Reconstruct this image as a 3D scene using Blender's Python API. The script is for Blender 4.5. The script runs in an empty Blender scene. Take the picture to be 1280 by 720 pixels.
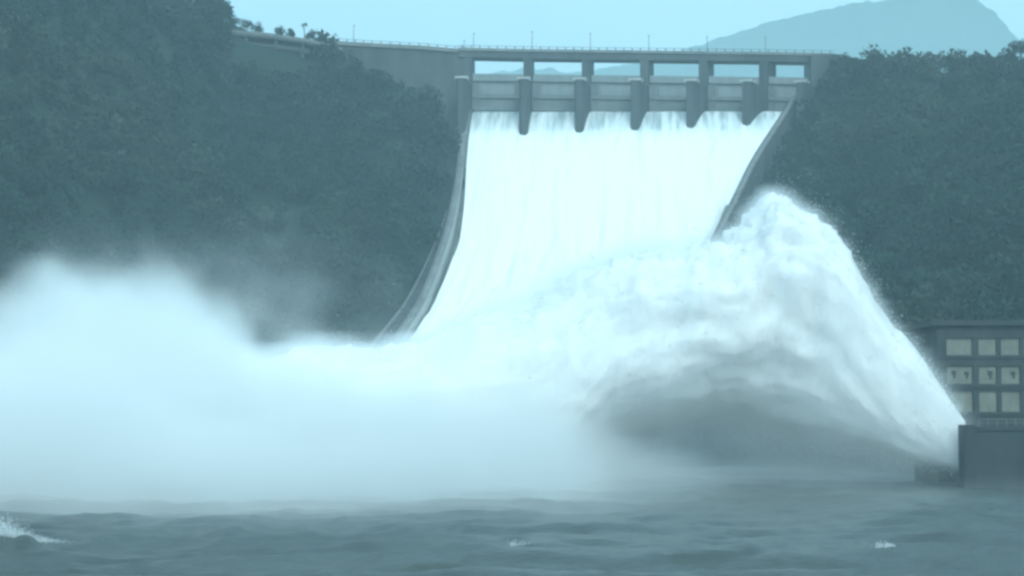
import bpy, math
import numpy as np
from mathutils import Vector

# ------------------------------------------------------------------ camera, sky, sun, exposure
scene = bpy.context.scene
COL = scene.collection
F_PX, HORIZON, CAM_Z = 2580.0, 531.0, 9.0
PITCH = math.atan((HORIZON - 360.0) / F_PX)

cam_data = bpy.data.cameras.new('camera')
cam_data.sensor_width = 36.0
cam_data.lens = F_PX / 1280.0 * 36.0
cam_data.clip_start = 1.0
cam_data.clip_end = 20000.0
cam = bpy.data.objects.new('camera', cam_data)
COL.objects.link(cam)
cam.location = (0, 0, CAM_Z)
cam.rotation_euler = (math.pi / 2 + PITCH, 0, 0)
scene.camera = cam

SUN_EL, SUN_AZ = math.radians(37), math.radians(168)      # azimuth clockwise from +Y: behind the camera, a little right
world = bpy.data.worlds.new('World')
scene.world = world
world.use_nodes = True
wn, wl = world.node_tree.nodes, world.node_tree.links
wn.clear()
w_out = wn.new('ShaderNodeOutputWorld')
w_bg = wn.new('ShaderNodeBackground')
w_sky = wn.new('ShaderNodeTexSky')
w_sky.sky_type = 'NISHITA'
w_sky.sun_disc = False
w_sky.sun_elevation = SUN_EL
w_sky.sun_rotation = SUN_AZ
w_sky.dust_density = 4.0
w_mix = wn.new('ShaderNodeMix')
w_mix.data_type = 'RGBA'
w_mix.inputs[0].default_value = 0.85                      # the even rain cloud that covers the sky
wl.new(w_sky.outputs[0], w_mix.inputs[6])
w_tc = wn.new('ShaderNodeTexCoord')
w_mp = wn.new('ShaderNodeMapping'); w_mp.inputs['Scale'].default_value = (1, 1, 2.5)
w_nz = wn.new('ShaderNodeTexNoise'); w_nz.inputs['Scale'].default_value = 5.0; w_nz.inputs['Detail'].default_value = 4
w_cr = wn.new('ShaderNodeValToRGB')
w_cr.color_ramp.elements[0].position = .35; w_cr.color_ramp.elements[0].color = (.43, .69, .85, 1)
w_cr.color_ramp.elements[1].position = .65; w_cr.color_ramp.elements[1].color = (.48, .77, .93, 1)
w_sc = wn.new('ShaderNodeVectorMath'); w_sc.operation = 'SCALE'; w_sc.inputs['Scale'].default_value = 10.0
wl.new(w_tc.outputs['Generated'], w_mp.inputs[0]); wl.new(w_mp.outputs[0], w_nz.inputs['Vector'])
wl.new(w_nz.outputs[0], w_cr.inputs[0]); wl.new(w_cr.outputs[0], w_sc.inputs[0]); wl.new(w_sc.outputs[0], w_mix.inputs[7])
wl.new(w_mix.outputs[2], w_bg.inputs[0])
w_bg.inputs[1].default_value = 0.10
wl.new(w_bg.outputs[0], w_out.inputs[0])

sun_data = bpy.data.lights.new('sun', 'SUN')
sun_data.energy = 1.5
sun_data.angle = math.radians(25)
sun_data.color = (0.78, 1.0, 0.99)
sun = bpy.data.objects.new('sun', sun_data)
COL.objects.link(sun)
sun_dir = Vector((math.sin(SUN_AZ) * math.cos(SUN_EL), math.cos(SUN_AZ) * math.cos(SUN_EL), math.sin(SUN_EL)))
sun.rotation_euler = sun_dir.to_track_quat('Z', 'Y').to_euler()

scene.view_settings.view_transform = 'Standard'
scene.view_settings.look = 'None'
scene.view_settings.gamma = 1.0
scene.view_settings.use_curve_mapping = False
scene.view_settings.exposure = 0.75
cy = scene.cycles
cy.use_denoising = True
cy.max_bounces = 10
cy.diffuse_bounces = 3
cy.glossy_bounces = 2
cy.transmission_bounces = 3
cy.volume_bounces = 8
cy.transparent_max_bounces = 8
cy.volume_step_rate = 3.5
cy.volume_max_steps = 256
cy.use_adaptive_sampling = True
cy.filter_width = 2.9
cy.adaptive_threshold = 0.02

rng = np.random.default_rng(7)

# ------------------------------------------------------------------ helpers
CT, ST = math.cos(PITCH), math.sin(PITCH)


def P(px, py, Y):
    """world point seen at photo pixel (px, py) at distance Y"""
    a, b = px - 640.0, 360.0 - py
    dx, dy, dz = a, F_PX * CT - b * ST, F_PX * ST + b * CT
    k = Y / dy
    return np.array([dx * k, Y, CAM_Z + dz * k])


def PX(px, Y):
    return P(px, 360, Y)[0]


def PZ(py, Y):
    return P(640, py, Y)[2]


def vnoise(p, seed=0):
    p = np.asarray(p, float)
    i = np.floor(p).astype(np.int64)
    f = p - i
    f = f * f * (3 - 2 * f)
    out = np.zeros(p.shape[:-1])
    for dx in (0, 1):
        for dy in (0, 1):
            for dz in (0, 1):
                h = (i[..., 0] + dx) * 374761393 + (i[..., 1] + dy) * 668265263 + (i[..., 2] + dz) * 2147483647 + seed * 974711
                h = (h ^ (h >> 13)) * 1274126177
                h = (h ^ (h >> 16)) & 0xFFFFFF
                w = (f[..., 0] if dx else 1 - f[..., 0]) * (f[..., 1] if dy else 1 - f[..., 1]) * (f[..., 2] if dz else 1 - f[..., 2])
                out += w * (h / float(0xFFFFFF))
    return out * 2 - 1


def fbm(p, octaves=4, seed=0, gain=0.5, billow=False):
    p = np.asarray(p, float)
    s, a, t = 0.0, 1.0, 0.0
    for o in range(octaves):
        n = vnoise(p * (2.03 ** o) + 17.3 * o, seed + o)
        s = s + a * ((1 - 2.2 * np.abs(n)) if billow else n)
        t += a
        a *= gain
    return s / t


def make_mesh(name, verts, faces, smooth=False):
    me = bpy.data.meshes.new(name)
    verts = np.asarray(verts, np.float32)
    if isinstance(faces, np.ndarray):
        n, k = faces.shape
        me.vertices.add(len(verts))
        me.vertices.foreach_set('co', verts.ravel())
        me.loops.add(n * k)
        me.loops.foreach_set('vertex_index', faces.astype(np.int32).ravel())
        me.polygons.add(n)
        me.polygons.foreach_set('loop_start', np.arange(0, n * k, k, dtype=np.int32))
        me.update(calc_edges=True)
        me.validate()
    else:
        me.from_pydata([tuple(map(float, v)) for v in verts], [], faces)
        me.update()
    if smooth:
        me.polygons.foreach_set('use_smooth', [True] * len(me.polygons))
    return me


def obj(name, mesh, mat=None, parent=None, loc=None):
    o = bpy.data.objects.new(name, mesh)
    COL.objects.link(o)
    if mat is not None and mesh is not None and not mesh.materials:
        mesh.materials.append(mat)
    if parent is not None:
        o.parent = parent
        # parts are built in world coordinates: take the thing's base away
        b = BASE.get(parent.name, Vector((0, 0, 0)))
        if loc is None:
            o.location = -b
        else:
            o.location = Vector(loc) - b
        BASE[o.name] = Vector(loc) if loc is not None else Vector((0, 0, 0))
    elif loc is not None:
        o.location = loc
        BASE[o.name] = Vector(loc)
    return o


BASE = {}


def thing(name, label, cat, loc=(0, 0, 0), group=None):
    o = bpy.data.objects.new(name, None)
    COL.objects.link(o)
    o.location = loc
    BASE[o.name] = Vector(loc)
    tag(o, label, cat, group)
    return o


def tag(o, label=None, cat=None, group=None, kind=None):
    if label: o['label'] = label
    if cat: o['category'] = cat
    if group: o['group'] = group
    if kind: o['kind'] = kind
    return o


class MB:
    """collects boxes, bars and sheets into one mesh"""
    def __init__(self):
        self.v, self.f = [], []

    def hexa(self, pts):
        b = len(self.v)
        self.v += [np.array(p, float) for p in pts]
        for q in ((0, 3, 2, 1), (4, 5, 6, 7), (0, 1, 5, 4), (1, 2, 6, 5), (2, 3, 7, 6), (3, 0, 4, 7)):
            self.f.append(tuple(b + i for i in q))
        return self

    def box(self, x0, x1, y0, y1, z0, z1):
        return self.hexa([(x0, y0, z0), (x1, y0, z0), (x1, y1, z0), (x0, y1, z0),
                          (x0, y0, z1), (x1, y0, z1), (x1, y1, z1), (x0, y1, z1)])

    def bar(self, a, b, w, h):
        """box beam from a to b, w wide across, h high, its top centre line on a-b"""
        a, b = np.array(a, float), np.array(b, float)
        d = b - a
        s = np.cross(d, (0, 0, 1.0)); s /= np.linalg.norm(s)
        s = s * w / 2
        dn = np.array((0, 0, -h))
        return self.hexa([a - s + dn, a + s + dn, b + s + dn, b - s + dn, a - s, a + s, b + s, b - s])

    def tube(self, a, b, r0, r1, n=8):
        a, b = np.array(a, float), np.array(b, float)
        d = (b - a) / np.linalg.norm(b - a)
        u = np.cross(d, (0.31, 0.95, 0.05)); u /= np.linalg.norm(u)
        w = np.cross(d, u)
        base = len(self.v)
        for c, r in ((a, r0), (b, r1)):
            for k in range(n):
                t = 2 * math.pi * k / n
                self.v.append(c + r * (math.cos(t) * u + math.sin(t) * w))
        for k in range(n):
            k2 = (k + 1) % n
            self.f.append((base + k, base + k2, base + n + k2, base + n + k))
        self.f.append(tuple(base + n + k for k in range(n)))
        self.f.append(tuple(base + k for k in reversed(range(n))))
        return self

    def build(self, name, mat, parent=None, smooth=False, bevel=0.0):
        me = make_mesh(name, self.v, self.f, smooth)
        o = obj(name, me, mat, parent)
        if bevel:
            m = o.modifiers.new('bevel', 'BEVEL'); m.width = bevel; m.segments = 2
            m.limit_method = 'ANGLE'
        return o


def grid_faces(nu, nv, wrap_v=False):
    i = np.arange(nu - 1)[:, None]
    j = np.arange(nv if wrap_v else nv - 1)[None, :]
    j2 = (j + 1) % nv
    a = i * nv + j
    b = (i + 1) * nv + j
    c = (i + 1) * nv + j2
    d = i * nv + j2
    return np.stack([a, b, c, d], -1).reshape(-1, 4)


def spline(pts, n):
    """smooth resample (Catmull-Rom by cumulative length)"""
    pts = np.asarray(pts, float)
    t = np.r_[0, np.cumsum(np.linalg.norm(np.diff(pts, axis=0), axis=1))]
    q = np.linspace(0, t[-1], n)
    k = np.clip(np.searchsorted(t, q, side='right') - 1, 0, len(pts) - 2)
    p1, p2 = pts[k], pts[k + 1]
    p0, p3 = pts[np.maximum(k - 1, 0)], pts[np.minimum(k + 2, len(pts) - 1)]
    h = (t[k + 1] - t[k])[:, None]
    u = ((q - t[k]) / (t[k + 1] - t[k]))[:, None]
    t0 = np.where((k > 0)[:, None], (p2 - p0) / (t[k + 1] - t[np.maximum(k - 1, 0)])[:, None], (p2 - p1) / h)
    t1 = np.where((k < len(pts) - 2)[:, None], (p3 - p1) / (t[np.minimum(k + 2, len(pts) - 1)] - t[k])[:, None], (p2 - p1) / h)
    u2, u3 = u * u, u ** 3
    return (2 * u3 - 3 * u2 + 1) * p1 + (u3 - 2 * u2 + u) * h * t0 + (-2 * u3 + 3 * u2) * p2 + (u3 - u2) * h * t1


# ------------------------------------------------------------------ materials
def mat(name, build):
    m = bpy.data.materials.new(name)
    m.use_nodes = True
    nt = m.node_tree
    nt.nodes.clear()
    out = nt.nodes.new('ShaderNodeOutputMaterial')
    build(nt.nodes, nt.links, out)
    return m


def noise_color(N, L, ramp, scale, detail=6, coord='Object', stretch=None, rough=0.6):
    tc = N.new('ShaderNodeTexCoord')
    src = tc.outputs[coord]
    if stretch:
        mp = N.new('ShaderNodeMapping'); mp.inputs['Scale'].default_value = stretch
        L.new(src, mp.inputs[0]); src = mp.outputs[0]
    nz = N.new('ShaderNodeTexNoise')
    nz.inputs['Scale'].default_value = scale
    nz.inputs['Detail'].default_value = detail
    nz.inputs['Roughness'].default_value = rough
    L.new(src, nz.inputs['Vector'])
    cr = N.new('ShaderNodeValToRGB')
    e = cr.color_ramp.elements
    for k, (p, c) in enumerate(ramp):
        el = e[k] if k < 2 else e.new(p)
        el.position = p
        el.color = (*c, 1)
    L.new(nz.outputs[0], cr.inputs[0])
    return cr, nz


def surf(name, ramp, scale, rough=0.85, bump=0.0, bump_dist=0.1, stretch=None, spec=0.3, detail=6):
    def b(N, L, out):
        bs = N.new('ShaderNodeBsdfPrincipled')
        cr, nz = noise_color(N, L, ramp, scale, detail, stretch=stretch)
        L.new(cr.outputs[0], bs.inputs['Base Color'])
        bs.inputs['Roughness'].default_value = rough
        bs.inputs['Specular IOR Level'].default_value = spec
        if bump:
            bp = N.new('ShaderNodeBump'); bp.inputs['Strength'].default_value = bump
            bp.inputs['Distance'].default_value = bump_dist
            L.new(nz.outputs[0], bp.inputs['Height']); L.new(bp.outputs[0], bs.inputs['Normal'])
        L.new(bs.outputs[0], out.inputs[0])
    return mat(name, b)


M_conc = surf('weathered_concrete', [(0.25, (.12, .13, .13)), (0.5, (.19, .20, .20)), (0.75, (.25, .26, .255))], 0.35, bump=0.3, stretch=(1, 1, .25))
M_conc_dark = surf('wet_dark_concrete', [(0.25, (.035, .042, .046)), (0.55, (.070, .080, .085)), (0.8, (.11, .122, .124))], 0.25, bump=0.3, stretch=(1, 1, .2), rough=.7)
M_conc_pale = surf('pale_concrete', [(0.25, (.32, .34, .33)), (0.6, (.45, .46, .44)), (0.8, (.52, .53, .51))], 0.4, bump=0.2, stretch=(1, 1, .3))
M_gate = surf('painted_gate_steel', [(0.3, (.12, .14, .15)), (0.6, (.165, .185, .195)), (0.8, (.21, .23, .235))], 0.5, rough=.5, stretch=(1, 1, .3))
M_gate_pale = surf('faded_gate_paint', [(0.3, (.16, .18, .19)), (0.6, (.205, .23, .24)), (0.8, (.25, .27, .275))], 0.5, rough=.5, stretch=(1, 1, .3))
M_metal = surf('grey_metal', [(0.3, (.10, .11, .11)), (0.7, (.17, .18, .18))], 2.0, rough=.45)
def b_leaves(N, L, out):
    bs = N.new('ShaderNodeBsdfPrincipled')
    cr, nz = noise_color(N, L, [(0.25, (.006, .020, .016)), (0.5, (.015, .036, .027)), (0.75, (.031, .056, .038))], 0.11, 5)
    c2, n2 = noise_color(N, L, [(0.48, (0, 0, 0)), (0.62, (1, 1, 1))], 0.013, 3)
    mx = N.new('ShaderNodeMix'); mx.data_type = 'RGBA'
    L.new(c2.outputs[0], mx.inputs[0]); L.new(cr.outputs[0], mx.inputs[6]); mx.inputs[7].default_value = (.040, .050, .034, 1)
    at = N.new('ShaderNodeAttribute'); at.attribute_name = 'tint'
    sc = N.new('ShaderNodeVectorMath'); sc.operation = 'SCALE'
    ad = N.new('ShaderNodeMath'); ad.operation = 'ADD'; ad.inputs[1].default_value = 1.0
    L.new(at.outputs['Fac'], ad.inputs[0])
    L.new(mx.outputs[2], sc.inputs[0]); L.new(ad.outputs[0], sc.inputs['Scale'])
    L.new(sc.outputs[0], bs.inputs['Base Color'])
    bs.inputs['Roughness'].default_value = .75
    bs.inputs['Specular IOR Level'].default_value = .15
    L.new(bs.outputs[0], out.inputs[0])


M_forest = mat('leaves', b_leaves)
M_soil = surf('undergrowth', [(0.25, (.008, .02, .015)), (0.55, (.016, .032, .022)), (0.8, (.03, .042, .03))], 0.06, rough=.95, bump=.6, bump_dist=1.5)
M_mount = surf('far_woodland', [(0.25, (.02, .04, .03)), (0.6, (.04, .07, .045)), (0.8, (.06, .085, .06))], 0.01, rough=.95)
M_bark = surf('bark', [(0.3, (.05, .04, .03)), (0.7, (.10, .08, .06))], 2.5, rough=.95, stretch=(3, 3, .6))
M_tile = surf('dark_wall_render', [(0.3, (.028, .036, .039)), (0.6, (.046, .054, .057)), (0.8, (.066, .073, .074))], 0.6, rough=.8, stretch=(1, 1, .3))
M_pane = surf('dull_window_glass', [(0.3, (.13, .135, .11)), (0.6, (.185, .185, .15)), (0.8, (.25, .25, .205))], 0.8, rough=.35, spec=.5, stretch=(1, 1, .6))
M_quay = surf('wet_black_concrete', [(0.3, (.014, .020, .024)), (0.6, (.028, .036, .041)), (0.8, (.045, .054, .058))], .3, rough=.6, bump=.3, stretch=(1, 1, .2))
M_dark = surf('dark_interior', [(0.3, (.02, .022, .022)), (0.7, (.05, .052, .05))], 1.5, rough=.8)


def b_water(N, L, out):
    bs = N.new('ShaderNodeBsdfPrincipled')
    cr, nz = noise_color(N, L, [(0.3, (.024, .032, .028)), (0.7, (.046, .056, .048))], 0.05)
    L.new(cr.outputs[0], bs.inputs['Base Color'])
    bs.inputs['Roughness'].default_value = 0.36
    bs.inputs['IOR'].default_value = 1.33
    tc = N.new('ShaderNodeTexCoord')
    mp = N.new('ShaderNodeMapping'); mp.inputs['Scale'].default_value = (0.8, 1.1, 1)
    n2 = N.new('ShaderNodeTexNoise'); n2.inputs['Scale'].default_value = 1.4; n2.inputs['Detail'].default_value = 5
    L.new(tc.outputs['Object'], mp.inputs[0]); L.new(mp.outputs[0], n2.inputs['Vector'])
    bp = N.new('ShaderNodeBump'); bp.inputs['Strength'].default_value = .4; bp.inputs['Distance'].default_value = .25
    L.new(n2.outputs[0], bp.inputs['Height']); L.new(bp.outputs[0], bs.inputs['Normal'])
    L.new(bs.outputs[0], out.inputs[0])


M_water = mat('river_water', b_water)


def b_foam(N, L, out):
    # aerated white water: bright, light passes through its edges
    bs = N.new('ShaderNodeBsdfPrincipled')
    cr, nz = noise_color(N, L, [(0.3, (.92, .935, .935)), (0.6, (.965, .97, .97))], 0.12, detail=5)
    L.new(cr.outputs[0], bs.inputs['Base Color'])
    bs.inputs['Roughness'].default_value = 0.9
    bs.inputs['Specular IOR Level'].default_value = 0.05
    bs.inputs['Subsurface Weight'].default_value = 1.0
    bs.inputs['Subsurface Radius'].default_value = (1, 1, 1)
    bs.inputs['Subsurface Scale'].default_value = 2.6
    tr = N.new('ShaderNodeBsdfTranslucent'); L.new(cr.outputs[0], tr.inputs[0])
    mx = N.new('ShaderNodeMixShader'); mx.inputs[0].default_value = 0.12
    bp = N.new('ShaderNodeBump'); bp.inputs['Strength'].default_value = .25; bp.inputs['Distance'].default_value = .8
    n2 = N.new('ShaderNodeTexNoise'); n2.inputs['Scale'].default_value = .5; n2.inputs['Detail'].default_value = 6
    tc = N.new('ShaderNodeTexCoord'); L.new(tc.outputs['Object'], n2.inputs['Vector'])
    L.new(n2.outputs[0], bp.inputs['Height'])
    L.new(bp.outputs[0], bs.inputs['Normal'])
    L.new(bs.outputs[0], mx.inputs[1]); L.new(tr.outputs[0], mx.inputs[2])
    L.new(mx.outputs[0], out.inputs[0])


M_foam = mat('white_water', b_foam)
M_cap = surf('thin_river_foam', [(0.35, (.20, .25, .25)), (0.55, (.5, .55, .55)), (0.7, (.75, .78, .78))], 1.6, rough=.6)


def b_fall(N, L, out):
    # glassy sheet under the gates turning to foam down the chute; UV = (across in m, down in m)
    bs = N.new('ShaderNodeBsdfPrincipled')
    uv = N.new('ShaderNodeUVMap'); uv.uv_map = 'flow'
    mp = N.new('ShaderNodeMapping'); mp.inputs['Scale'].default_value = (0.40, 0.030, 1)
    L.new(uv.outputs[0], mp.inputs[0])
    nz = N.new('ShaderNodeTexNoise'); nz.inputs['Scale'].default_value = 1.0; nz.inputs['Detail'].default_value = 7
    nz.inputs['Roughness'].default_value = .62
    L.new(mp.outputs[0], nz.inputs['Vector'])
    at = N.new('ShaderNodeAttribute'); at.attribute_name = 'aeration_shade'
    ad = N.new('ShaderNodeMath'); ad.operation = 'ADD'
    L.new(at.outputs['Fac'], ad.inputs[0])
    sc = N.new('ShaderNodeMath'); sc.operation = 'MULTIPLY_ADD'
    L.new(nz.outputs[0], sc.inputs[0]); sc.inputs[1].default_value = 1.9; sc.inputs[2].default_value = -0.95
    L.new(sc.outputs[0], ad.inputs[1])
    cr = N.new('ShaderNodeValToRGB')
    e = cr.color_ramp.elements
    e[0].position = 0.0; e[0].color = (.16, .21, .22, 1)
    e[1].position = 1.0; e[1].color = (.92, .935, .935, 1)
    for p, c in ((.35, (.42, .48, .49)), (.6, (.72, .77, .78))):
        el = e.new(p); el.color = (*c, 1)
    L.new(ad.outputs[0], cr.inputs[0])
    L.new(cr.outputs[0], bs.inputs['Base Color'])
    bs.inputs['Roughness'].default_value = .6
    bs.inputs['Specular IOR Level'].default_value = .3
    bp = N.new('ShaderNodeBump'); bp.inputs['Strength'].default_value = .5; bp.inputs['Distance'].default_value = .6
    L.new(nz.outputs[0], bp.inputs['Height']); L.new(bp.outputs[0], bs.inputs['Normal'])
    L.new(bs.outputs[0], out.inputs[0])


M_fall = mat('falling_water', b_fall)


def vol_mat(name, color, density, aniso=0.2):
    def b(N, L, out):
        v = N.new('ShaderNodeVolumePrincipled')
        v.inputs['Color'].default_value = (*color, 1)
        v.inputs['Density'].default_value = density
        v.inputs['Anisotropy'].default_value = aniso
        L.new(v.outputs[0], out.inputs['Volume'])
    return mat(name, b)


# ------------------------------------------------------------------ ground, hills, far mountain
def sheet(name, x0, x1, y0, y1, z, m):
    return obj(name, make_mesh(name, [(x0, y0, z), (x1, y0, z), (x1, y1, z), (x0, y1, z)], [(0, 1, 2, 3)]), m)


tag(sheet('ground', -9000, 9000, -6000, 12000, -4.0, M_soil), kind='structure')


def loft(cols, nu, nv, amp, size, seed):
    """cols: polylines over the hill; returns grid (nu, nv, 3)"""
    cs = np.array([spline(c, nv) for c in cols])
    g = np.stack([spline(cs[:, j], nu) for j in range(nv)], 1)
    du = np.gradient(g, axis=0); dv = np.gradient(g, axis=1)
    n = np.cross(du, dv); n /= np.linalg.norm(n, axis=-1, keepdims=True) + 1e-9
    n = np.where(n[..., 2:3] < 0, -n, n)
    g = g + n * (amp * fbm(g / size, 4, seed))[..., None]
    return g, n


def foot(px, Y, z=-5.0):
    return np.array([PX(px, Y), Y, z])


def hill_col(ridge, ft, bulge=0.0, back=70, drop=10):
    r = np.asarray(ridge)
    b2 = r + np.array([0, back, -drop])
    mid1 = r * .66 + ft * .34 + np.array([0, -bulge * .6, bulge])
    mid2 = r * .30 + ft * .70 + np.array([0, -bulge * .6, bulge])
    return [b2, r, mid1, mid2, ft]


left_cols = [
    hill_col(P(-900, -330, 360), foot(-1000, 210), 12),
    hill_col(P(-400, -230, 450), foot(-450, 280), 10),
    hill_col(P(-60, -120, 530), foot(-100, 340), 8),
    hill_col(P(140, -40, 570), foot(70, 380), 6),
    hill_col(P(255, 14, 590), foot(200, 410), 4),
    hill_col(P(300, 36, 604), foot(290, 425), 2, 60, 4),
    hill_col(P(400, 54, 608), foot(370, 440), 0, 30, 8),
    hill_col(P(432, 92, 602), foot(410, 448), 4, 12, 20),
    hill_col(P(490, 122, 594), foot(432, 452), 6, 12, 20),
    hill_col(P(545, 150, 588), foot(450, 455), 5, 12, 20),
    hill_col(P(576, 196, 580), foot(462, 455), 3, 12, 20),
    hill_col(P(600, 262, 578), foot(520, 452), 0, 12, 20),
]
gl, nl = loft(left_cols, 150, 70, 2.2, 22.0, 3)
hill_l = obj('hillside_left', make_mesh('hillside_left', gl.reshape(-1, 3), grid_faces(*gl.shape[:2]), True), M_soil)
tag(hill_l, kind='structure')

right_cols = [
    [P(1022, 100, 640), P(1024, 106, 606), P(994, 168, 586), P(912, 320, 530), foot(805, 440)],
    hill_col(P(1062, 94, 612), foot(960, 410), 4, 40, 10),
    hill_col(P(1150, 92, 606), foot(1060, 385), 6, 50, 10),
    hill_col(P(1262, 95, 590), foot(1190, 352), 6, 60, 5),
    hill_col(P(1420, 66, 560), foot(1400, 335), 8),
    hill_col(P(1700, -60, 500), foot(1760, 290), 10),
    hill_col(P(2300, -250, 400), foot(2500, 200), 12),
]
gr, nr = loft(right_cols, 150, 70, 2.2, 24.0, 9)
hill_r = obj('hillside_right', make_mesh('hillside_right', gr.reshape(-1, 3), grid_faces(*gr.shape[:2]), True), M_soil)
tag(hill_r, kind='structure')

ridge = [(300, 110), (600, 92), (780, 78), (840, 64), (890, 50), (930, 37), (985, 22), (1050, 10), (1100, 3), (1150, -8), (1205, -6), (1235, 12), (1258, 33), (1275, 50), (1330, 66), (1500, 90)]
mcols = []
for px, py in ridge:
    r = P(px, py, 3500)
    mcols.append([r + np.array([30, 900, -r[2] - 2]), r + np.array([10, 250, -120]), r, r + np.array([-20, -350, -.45 * r[2]]), np.array([r[0] - 40, 2500, -4.5])])
gm, nm = loft(mcols, 560, 60, 16, 130.0, 21)
gm = gm + nm * (7.0 * fbm(gm / 22.0, 3, 23))[..., None]
tag(obj('mountain', make_mesh('mountain', gm.reshape(-1, 3), grid_faces(*gm.shape[:2]), True), M_mount), kind='structure')

# ------------------------------------------------------------------ woods
def leaf_quads(centers, size, normals=None):
    n = len(centers)
    a = rng.normal(size=(n, 3)); a /= np.linalg.norm(a, axis=1, keepdims=True)
    if normals is not None:
        a = a * .8 + normals; a /= np.linalg.norm(a, axis=1, keepdims=True)
    t = np.cross(a, rng.normal(size=(n, 3))); t /= np.linalg.norm(t, axis=1, keepdims=True) + 1e-9
    b = np.cross(a, t)
    s = size[:, None] if np.ndim(size) else size
    e = rng.uniform(.55, 1.1, (n, 1))
    v = np.stack([centers - t * s, centers - b * s * e * .6 + a * s * .2, centers + t * s, centers + b * s * e * .6 - a * s * .15], 1)
    return v.reshape(-1, 3), np.arange(n * 4).reshape(n, 4)


def crown_points(c, rx, rz, n_leaf, lumps=9):
    d = rng.normal(size=(lumps, 3)); d /= np.linalg.norm(d, axis=1, keepdims=True)
    d[:, 2] = np.abs(d[:, 2]) * 1.1 - .35
    lc = d * rng.uniform(.35, .75, (lumps, 1)) * np.array([rx, rx, rz])
    lr = rng.uniform(.28, .5, lumps) * rx
    k = rng.integers(0, lumps, n_leaf)
    q = rng.normal(size=(n_leaf, 3)); q /= np.linalg.norm(q, axis=1, keepdims=True)
    r = lr[k] * rng.uniform(.55, 1.05, n_leaf)
    return np.asarray(c) + lc[k] + q * r[:, None], q


def wood(name, g, jmin, jmax, imin, imax, count, seed, label, keep=None):
    r_ = np.random.default_rng(seed)
    nu, nv = g.shape[:2]
    vs, fs, ts, nb = [], [], [], 0
    made = 0
    while made < count:
        u = r_.uniform(imin, imax) * (nu - 1.001); v = r_.uniform(jmin, jmax) * (nv - 1.001)
        i, j = int(u), int(v)
        p = g[i, j] * (1 - u + i) + g[i + 1, j] * (u - i)
        p = p * (1 - v + j) + (g[i, j + 1] * (1 - u + i) + g[i + 1, j + 1] * (u - i)) * (v - j)
        made += 1
        if p[2] < 1.0 or (keep is not None and not keep(p)):
            continue
        rx = r_.uniform(2.4, 5.2)
        if r_.random() < .12: rx *= 1.35
        rz = rx * r_.uniform(.75, 1.25)
        c = p + np.array([0, 0, rz * .75])
        n = int(80 * (rx / 3) ** 2)
        pts, nn = crown_points(c, rx, rz, n, 8)
        vq, fq = leaf_quads(pts, r_.uniform(.35, .8, n) * (rx / 3) ** .3, nn)
        vs.append(vq); fs.append(fq + nb); nb += len(vq)
        ts.append(np.full(len(vq), r_.choice([-.35, -.15, 0, .15, .5], p=[.2, .25, .3, .15, .1])))
    o = obj(name, make_mesh(name, np.concatenate(vs), np.concatenate(fs)), M_forest)
    o.data.attributes.new('tint', 'FLOAT', 'POINT').data.foreach_set('value', np.concatenate(ts).astype(np.float32))
    tag(o, label, 'forest', kind='stuff')
    return o


def proj(p):
    d = np.asarray(p) - np.array([0, 0, CAM_Z])
    f = d[1] * CT + d[2] * ST
    return 640 + F_PX * d[0] / f, 360 - F_PX * (-d[1] * ST + d[2] * CT) / f


def keep_left(p):
    x, y = proj(p)
    if 284 < x < 400 and y < 112 - (x - 284) * .1: return False           # the road on stilts
    edge = np.interp(y, [150, 190, 250, 300, 405, 470], [566, 567, 554, 536, 486, 455])
    return x < edge


def keep_right(p):
    x, y = proj(p)
    edge = np.interp(y, [80, 105, 145, 200, 250, 292, 400], [1056, 1040, 1018, 984, 956, 938, 885])
    return x > edge


wood('forest_left', gl, .16, .98, 0.05, 1.0, 4200, 5, 'dense dark wooded slope falling from the road to the river', keep_left)
wood('forest_right', gr, .16, .98, 0.0, .93, 3600, 6, 'dense dark wooded slope beside the chute above the windowed building', keep_right)


def tree(name, base, h, rx, rz, n_leaf, leaf, label, group, lumps=10, trunk_r=.16, seed=0, trunk_frac=.45):
    t = thing(name, label, 'tree', tuple(base), group)
    r_ = np.random.default_rng(seed)
    mb = MB()
    top = np.array(base) + np.array([r_.normal() * .2, r_.normal() * .2, h * .82])
    mid = np.array(base) * .5 + top * .5 + np.array([.15, 0, 0])
    mb.tube(np.array(base) - np.array([0, 0, .6]), mid, trunk_r * 1.3, trunk_r)
    mb.tube(mid, top, trunk_r, trunk_r * .35)
    cc = np.array(base) + np.array([0, 0, h - rz])
    for k in range(5):
        a = r_.uniform(0, 6.28)
        s = mid + (top - mid) * r_.uniform(.1, .7)
        mb.tube(s, cc + np.array([math.cos(a) * rx * .6, math.sin(a) * rx * .6, r_.uniform(-.1, .5) * rz]), trunk_r * .45, trunk_r * .15, 5)
    mb.build('trunk', M_bark, t)
    pts, nn = crown_points(cc, rx, rz, n_leaf, lumps)
    vq, fq = leaf_quads(pts, r_.uniform(.6, 1.2, n_leaf) * leaf, nn)
    obj('crown', make_mesh('crown', vq, fq), M_forest, t)
    return t

# ------------------------------------------------------------------ the spillway dam
DAM = thing('spillway_dam', 'grey concrete spillway dam with six gates and a converging chute', 'dam', (P(790, 165, 600)[0], 600, 80))

T_L = [P(590, 100, 603), P(588, 135, 597), P(582, 180, 582), P(574, 240, 556), P(563, 290, 535), P(534, 370, 497), P(500, 425, 470), P(466, 478, 448)]
T_R = [P(1008, 100, 606), P(985, 131, 600), P(975, 146, 596), P(940, 200, 571), P(915, 250, 548), P(893, 292, 530), P(868, 345, 503), P(838, 410, 470), P(815, 470, 448)]
NS = 90
# resample both walls at common distances so that they pair up as stations
YS = np.linspace(602, 450, NS)


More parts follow.
